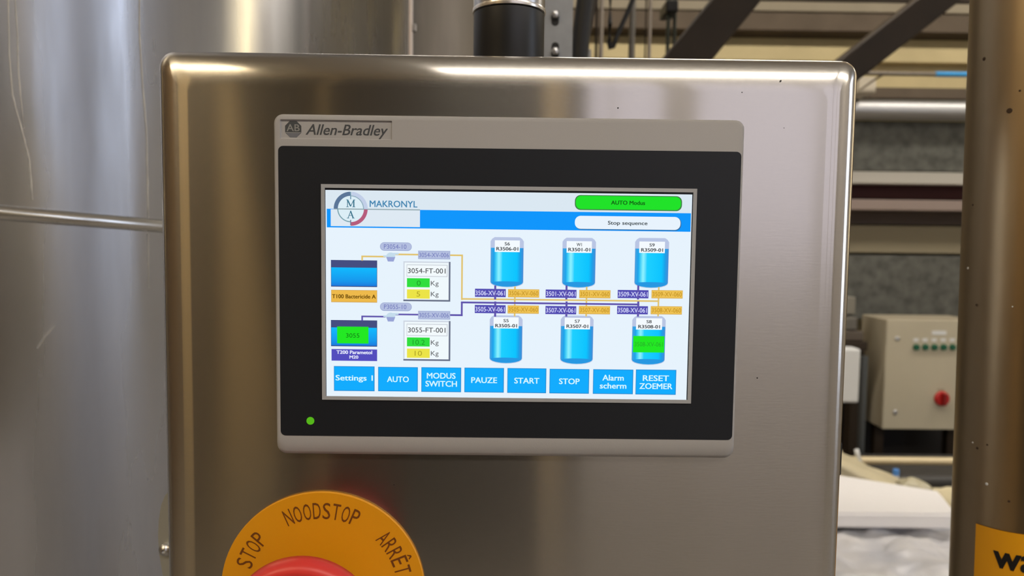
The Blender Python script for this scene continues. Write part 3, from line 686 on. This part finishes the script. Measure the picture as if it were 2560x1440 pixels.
tag(obj('thick_cable', path(P, .0085, 16), DARK, autosmooth=1), 'thinner dark cable leaning out behind the thick one', 'cable')
c = at(1466, 122, 1.3); SK = thing('capped_stub', 'short grey stub with a white tip beside the black cables', 'stub', (c.x, 1.3, 0))
obj('stub', tube((c.x, 1.3, 0), (c.x, 1.3, c.z-.003), .0105, 16), mat('stub_grey', (130, 130, 130), .5, .4), SK, autosmooth=.6)
obj('tip', lathe([(.006, c.z-.004), (.0055, c.z+.003), (.003, c.z+.006), (0, c.z+.007)], (c.x, 1.3, 0), 'Z', 12), WHITE, SK, autosmooth=1)

# cream control cabinet
CY = 3.74; tl = at(2217, 799, CY); bl = at(2213, 1072, CY); cx0 = tl.x; cx1 = cx0+.52; cz1 = tl.z; cz0 = bl.z
CB = thing('control_cabinet', 'cream wall cabinet with a row of green buttons and a red knob', 'cabinet', ((cx0+cx1)/2, CY+.14, cz0))
obj('body', B(cx0, cx1, CY+.012, CY+.29, cz0, cz1, .006), mat('cabinet_side_shaded', (168, 158, 136), .5), CB)  # same cream enamel as the door, painted darker for the shaded side
dr = obj('door', B(cx0, cx1, CY-.006, CY+.012, cz0, cz1, .004), CAB, CB)
GRN = mat('green_button', (8, 84, 58), .4)
for i in range(5):
    c = at(2290+22.7*i, 868, CY-.006); pb_ = obj('push_button', lathe([(.0185, 0), (.0185, .004), (.0165, .012), (.015, .014), (0, .014)], (c.x, CY-.006, c.z), 'Y', 16), GRN, CB, autosmooth=.6)
    t2 = at(2290+22.7*i, 850, CY-.007); obj('label_plate', B(t2.x-.014, t2.x+.014, CY-.008, CY-.005, t2.z-.009, t2.z+.009), WHITE, CB)
c = at(2348, 832, CY-.007); obj('label_plate', B(c.x-.04, c.x+.04, CY-.008, CY-.005, c.z-.011, c.z+.011), WHITE, CB)
c = at(2353, 996, CY-.006); rk = obj('main_switch', lathe([(.041, 0), (.041, .012), (.036, .02), (0, .02)], (c.x, CY-.006, c.z), 'Y', 24), mat('switch_red', (176, 26, 24), .4), CB, autosmooth=.5)
obj('switch_grip', B(c.x-.009, c.x+.009, CY-.05, CY-.026, c.z-.034, c.z+.034, .004), mat('switch_red_dark', (130, 16, 16), .4), rk)
c = at(2352, 974, CY-.006); obj('label_plate', B(c.x-.02, c.x+.02, CY-.0075, CY-.005, c.z-.006, c.z+.006), GREIGE, CB)
for py, px in ((846, 2243), (1030, 2238)):
    c = at(px, py, CY-.006); obj('door_lock', lathe([(.013, 0), (.013, .004), (.008, .006), (.008, .004), (0, .004)], (c.x, CY-.006, c.z), 'Y', 16), PIPE, dr, autosmooth=.5)
for s in (cx0+.05, cx1-.05): obj('support_leg', B(s-.025, s+.025, CY+.12, CY+.17, 0, cz0), DARK, CB)
# things left of the cabinet
a = at(2104, 872, 3.5); b = at(2147, 1008, 3.5)
WB = thing('fuse_box', 'white upright box beside the cream cabinet, right of the enclosure edge', 'box', ((a.x+b.x)/2, 3.56, b.z))
obj('casing', B(a.x-.05, b.x, 3.5, 3.6, b.z, a.z, .012, 3), WHITE, WB); obj('back_post', B(b.x-.10, b.x-.06, 3.6, 3.66, 0, a.z), DARK, WB)
MA = thing('drive_unit', 'dark clamp like drive unit above the white upright box', 'machine', (at(2120, 830, 3.8).x, 3.8, 0))
a = at(2060, 850, 3.8); b = at(2158, 880, 3.8); obj('flange', B(a.x, b.x, 3.75, 3.9, b.z+.015, a.z, .006), DARK, MA)
a = at(2060, 826, 3.8); b = at(2150, 850, 3.8); obj('block', B(a.x, b.x, 3.76, 3.9, b.z, a.z, .006), mat('block_brown', (84, 74, 64), .6), MA)
a = at(2060, 792, 3.8); b = at(2140, 826, 3.8); obj('motor_cover', B(a.x, b.x, 3.78, 3.9, b.z, a.z, .01), mat('motor_grey', (96, 92, 84), .5), MA)
a = at(2060, 742, 3.82); b = at(2138, 786, 3.82); obj('top_plate', B(a.x, b.x, 3.82, 3.9, b.z, a.z, .006), mat('plate_grey', (124, 120, 108), .6), MA)
a = at(2150, 880, 3.9); b = at(2160, 1140, 3.9); obj('stand', B(a.x-.07, a.x, 3.84, 3.92, 0, a.z+.02, .004), DARK, MA)
c = at(2161, 900, 3.72); tag(obj('stand_pipe', tube((c.x, 3.72, 0), (c.x, 3.72, at(2161, 890, 3.72).z), .02, 14), mat('pipe_bluegrey', (92, 96, 98), .4, .5), autosmooth=.6), 'blue grey upright pipe between white box and cream cabinet', 'pipe')
# black block added where the space under the cabinet lies in shade, rail in front of it
MB_ = thing('dark_gap_block', 'black block filling the shaded space below the cream cabinet', 'machine', (2.4, 4.0, 0))
z1 = at(2280, 1076, 3.6).z
obj('gap_block', B(1.3, 4.2, 4.08, 4.5, 0, z1+.05, .01), mat('gap_black', (20, 15, 13), .6), MB_)
obj('block_skirt', B(1.3, 1.9, 3.98, 4.08, 0, z1+.16, .01), mat('bed_maroon', (40, 18, 18), .6), MB_)
p = at(2280, 1152, 3.2); q = at(2280, 1163, 3.2); RL = thing('guard_rail', 'pale horizontal guard rail behind the white wrapped goods', 'rail', (p.x, 3.2, 0))
obj('rail', tube((1.2, 3.2, p.z), (3.6, 3.2, p.z), .019, 16), mat('rail_cream', (214, 198, 160), .4, .3), RL, autosmooth=.6)
for x in (1.25, 3.5): obj('rail_post', tube((x, 3.2, 0), (x, 3.2, p.z), .019, 12), mat('rail_cream', (214, 198, 160)), RL, autosmooth=.6)
p = at(2300, 1200, 3.1); tag(obj('grey_tub', B(1.92, 3.3, 3.26, 3.68, 0, at(2340, 1186, 3.3).z, .03, 3), mat('tub_grey', (62, 60, 58), .5)), 'dark grey tub behind the guard rail under the cabinet', 'tub')

# ------------------------------------------------------------------ white wrapped goods lower right
from mathutils import noise as mn
FILM = mat('clear_wrap_white', (226, 224, 224), .3, 0, .5, noise=.08, nscale=9, rgb2=(196, 198, 206), bump=1.0, bscale=55)
FILMC = mat('cream_wrap', (232, 220, 184), .4, 0, .5, noise=.12, nscale=12, bump=.5, bscale=45)
FOAM = mat('white_foam', (243, 241, 241), .6, 0, .3)
def crumple(x0, x1, y0, y1, z0, z1, amp, freq, n=22, seed=0., rnd=.06, slope=0.):
    bm = B(x0, x1, y0, y1, z0, z1); bmesh.ops.subdivide_edges(bm, edges=bm.edges[:], cuts=n, use_grid_fill=True)
    for v in bm.verts:
        c = v.co; p = c*freq+Vector((seed, seed*.7, 0))
        d = mn.noise_vector(p)*amp+mn.noise_vector(p*2.7)*amp*.45
        # round the edges off
        e = Vector((min(c.x-x0, x1-c.x), min(c.y-y0, y1-c.y), z1-c.z))
        k = sorted(max(0, 1-t/rnd) for t in e)[-2:]
        v.co = c+d-Vector((0, 0, 1))*(k[0]*k[1]*rnd*.5)
        v.co.z += slope*(c.x-x0)/(x1-x0)*(c.z-z0)/(z1-z0)
        if z0 == 0 and v.co.z < 0: v.co.z = 0
    return bm
p = at(2356, 1232, 2.18); q = at(2356, 1285, 2.0); ztop = p.z
fp = [(.75, 1.98), (1.462, 1.98), (p.x, 2.2), (1.2, 2.40), (.75, 2.46)]
bm = bmesh.new(); lo = [bm.verts.new((x, y, ztop-.05)) for x, y in fp]; hi = [bm.verts.new((x, y, ztop)) for x, y in fp]
bm.faces.new(lo[::-1]); bm.faces.new(hi)
for k in range(5): bm.faces.new((lo[k], lo[(k+1) % 5], hi[(k+1) % 5], hi[k]))
bmesh.ops.bevel(bm, geom=bm.edges[:], offset=.007, segments=3, affect='EDGES')
tag(obj('foam_block', bm, FOAM, autosmooth=.6), 'white foam block with a square corner on top of the wrapped pallet', 'foam block')
PL = thing('wrapped_pallet', 'pallet of goods wrapped in crumpled clear white film', 'pallet', (1.2, 1.9, 0))
obj('wrapped_load', crumple(.62, 1.62, 1.66, 2.28, .15, ztop-.082, .03, 10, 56, 3.), FILM, PL, smooth=True)
for y in (1.72, 1.94, 2.16): obj('pallet_runner', B(.64, 1.58, y, y+.08, 0, .1), mat('pallet_wood', (150, 116, 74), .7), PL)
obj('pallet_deck', B(.64, 1.58, 1.70, 2.26, .1, .12), mat('pallet_wood', (150, 116, 74), .7), PL)
p = at(2110, 1135, 2.75)
pl_, pr_ = at(2100, 1142, 2.6), at(2335, 1246, 2.6)
xa, xb = .75, pr_.x; kk = (pr_.z-pl_.z)/(pr_.x-pl_.x); za = pl_.z+kk*(xa-pl_.x)
tag(obj('wrapped_bale', crumple(xa, xb, 2.5, 2.85, 0, za, .017, 8, 30, 9., slope=pr_.z-za), FILMC, smooth=True), 'cream film wrapped bale behind the white foam block', 'bale')
c = at(2115, 1150, 2.9); tag(obj('film_heap', crumple(.9, at(2150, 1150, 2.9).x, 2.93, 3.12, 0, at(2110, 1138, 2.95).z, .03, 8, 16, 5.), FILMC, smooth=True), 'heap of cream film beside the enclosure edge under the dark machine', 'film')
c = at(2147, 1140, 2.96); tag(obj('film_scrap', path([c+Vector((-.012, 0, .03)), c+Vector((-.004, 0, .0)), c+Vector((.006, 0, -.03)), c+Vector((.004, 0, -.07))], .011, 8), WHITE, smooth=True), 'bright white twist of film sticking up beside the guard rail', 'film scrap')
a = at(2286, 1192, 2.4); b = at(2322, 1232, 2.4)
tag(obj('film_bag', crumple(a.x-.05, b.x, 2.37, 2.45, 0, a.z, .012, 16, 20, 2.), mat('bag_film', (190, 182, 152), .3, 0, .5, bump=.5, bscale=50), smooth=True), 'crumpled clear plastic bag behind the foam block', 'bag')
c = at(2240, 1181, 2.9); BC = thing('capped_bottle', 'tall white bottle with a bright blue cap behind the foam block', 'bottle', (c.x, 2.9, 0))
obj('cap', tube((c.x, 2.9, c.z-.012), (c.x, 2.9, c.z+.014), .0135, 14), mat('cap_blue', (84, 148, 226), .4), BC, autosmooth=.6)
obj('bottle', lathe([(.03, 0), (.03, c.z-.06), (.024, c.z-.035), (.011, c.z-.02), (.011, c.z-.012)], (c.x, 2.9, 0), 'Z', 18), WHITE, BC, autosmooth=1)
c = at(2372, 1290, 2.9); tag(obj('wrapped_bale', crumple(c.x-.06, c.x+.5, 2.62, 3.0, 0, at(2372, 1252, 2.75).z, .02, 6, 14, 12.), FILMC, smooth=True), 'cream wrapped bale squeezed between foam block and round column', 'bale')

# ------------------------------------------------------------------ behind the camera: unseen props added for the steel to mirror
LK = mat('mirror_prop_dark', (42, 38, 31), .5, 0, .3)
def locker(label, x0, x1, y0, z1):
    t = thing('added_locker', label, 'locker', ((x0+x1)/2, y0-.25, 0))
    obj('body', B(x0, x1, y0-.5, y0-.02, 0, z1, .01), LK, t)
    n = max(1, round((x1-x0)/.4))
    for i in range(n):
        d = obj('door', B(x0+(x1-x0)*i/n+.008, x0+(x1-x0)*(i+1)/n-.008, y0-.02, y0, .08, z1-.03, .004), LK, t)
        obj('handle', B(x0+(x1-x0)*(i+1)/n-.07, x0+(x1-x0)*(i+1)/n-.05, y0, y0+.03, 1.0, 1.15, .004), PIPE, d)
HP = thing('added_hopper', 'dark tapering hopper added unseen behind the camera to darken the steel left of the touchscreen', 'hopper', (-1.08, -3.2, 0))  # added shape, its slanted side mirrors like the camera holder's dark outline
obj('bin', loft([([(-1.02, .9), (-.95, .9), (-.93, 3.3), (-1.36, 3.3)], -3.0), ([(-1.02, .9), (-.95, .9), (-.93, 3.3), (-1.36, 3.3)], -3.4)]), LK, HP)
for x in (-1.02, -.96):
    for y in (-3.02, -3.38): obj('leg', B(x-.015, x+.015, y-.015, y+.015, 0, .95), LK, HP)
BC_ = thing('added_column', 'brown square steel column added unseen behind the camera to darken the mirrored left edge of the enclosure', 'column', (-1.46, -3.1, 0))  # added so a darker stripe is mirrored beside the tan wall
obj('shaft', B(-1.56, -1.36, -3.2, -3.0, .02, RH, .01), mat('column_brown', (84, 68, 46), .6, noise=.2, nscale=3), BC_)
obj('base_plate', B(-1.62, -1.30, -3.26, -2.94, 0, .02, .004), LK, BC_)
locker('wide dark steel locker added unseen behind the camera to darken the steel above the touchscreen', -.82, .16, -3.0, 3.3)  # added to mirror as the dark middle, in place of the camera holder
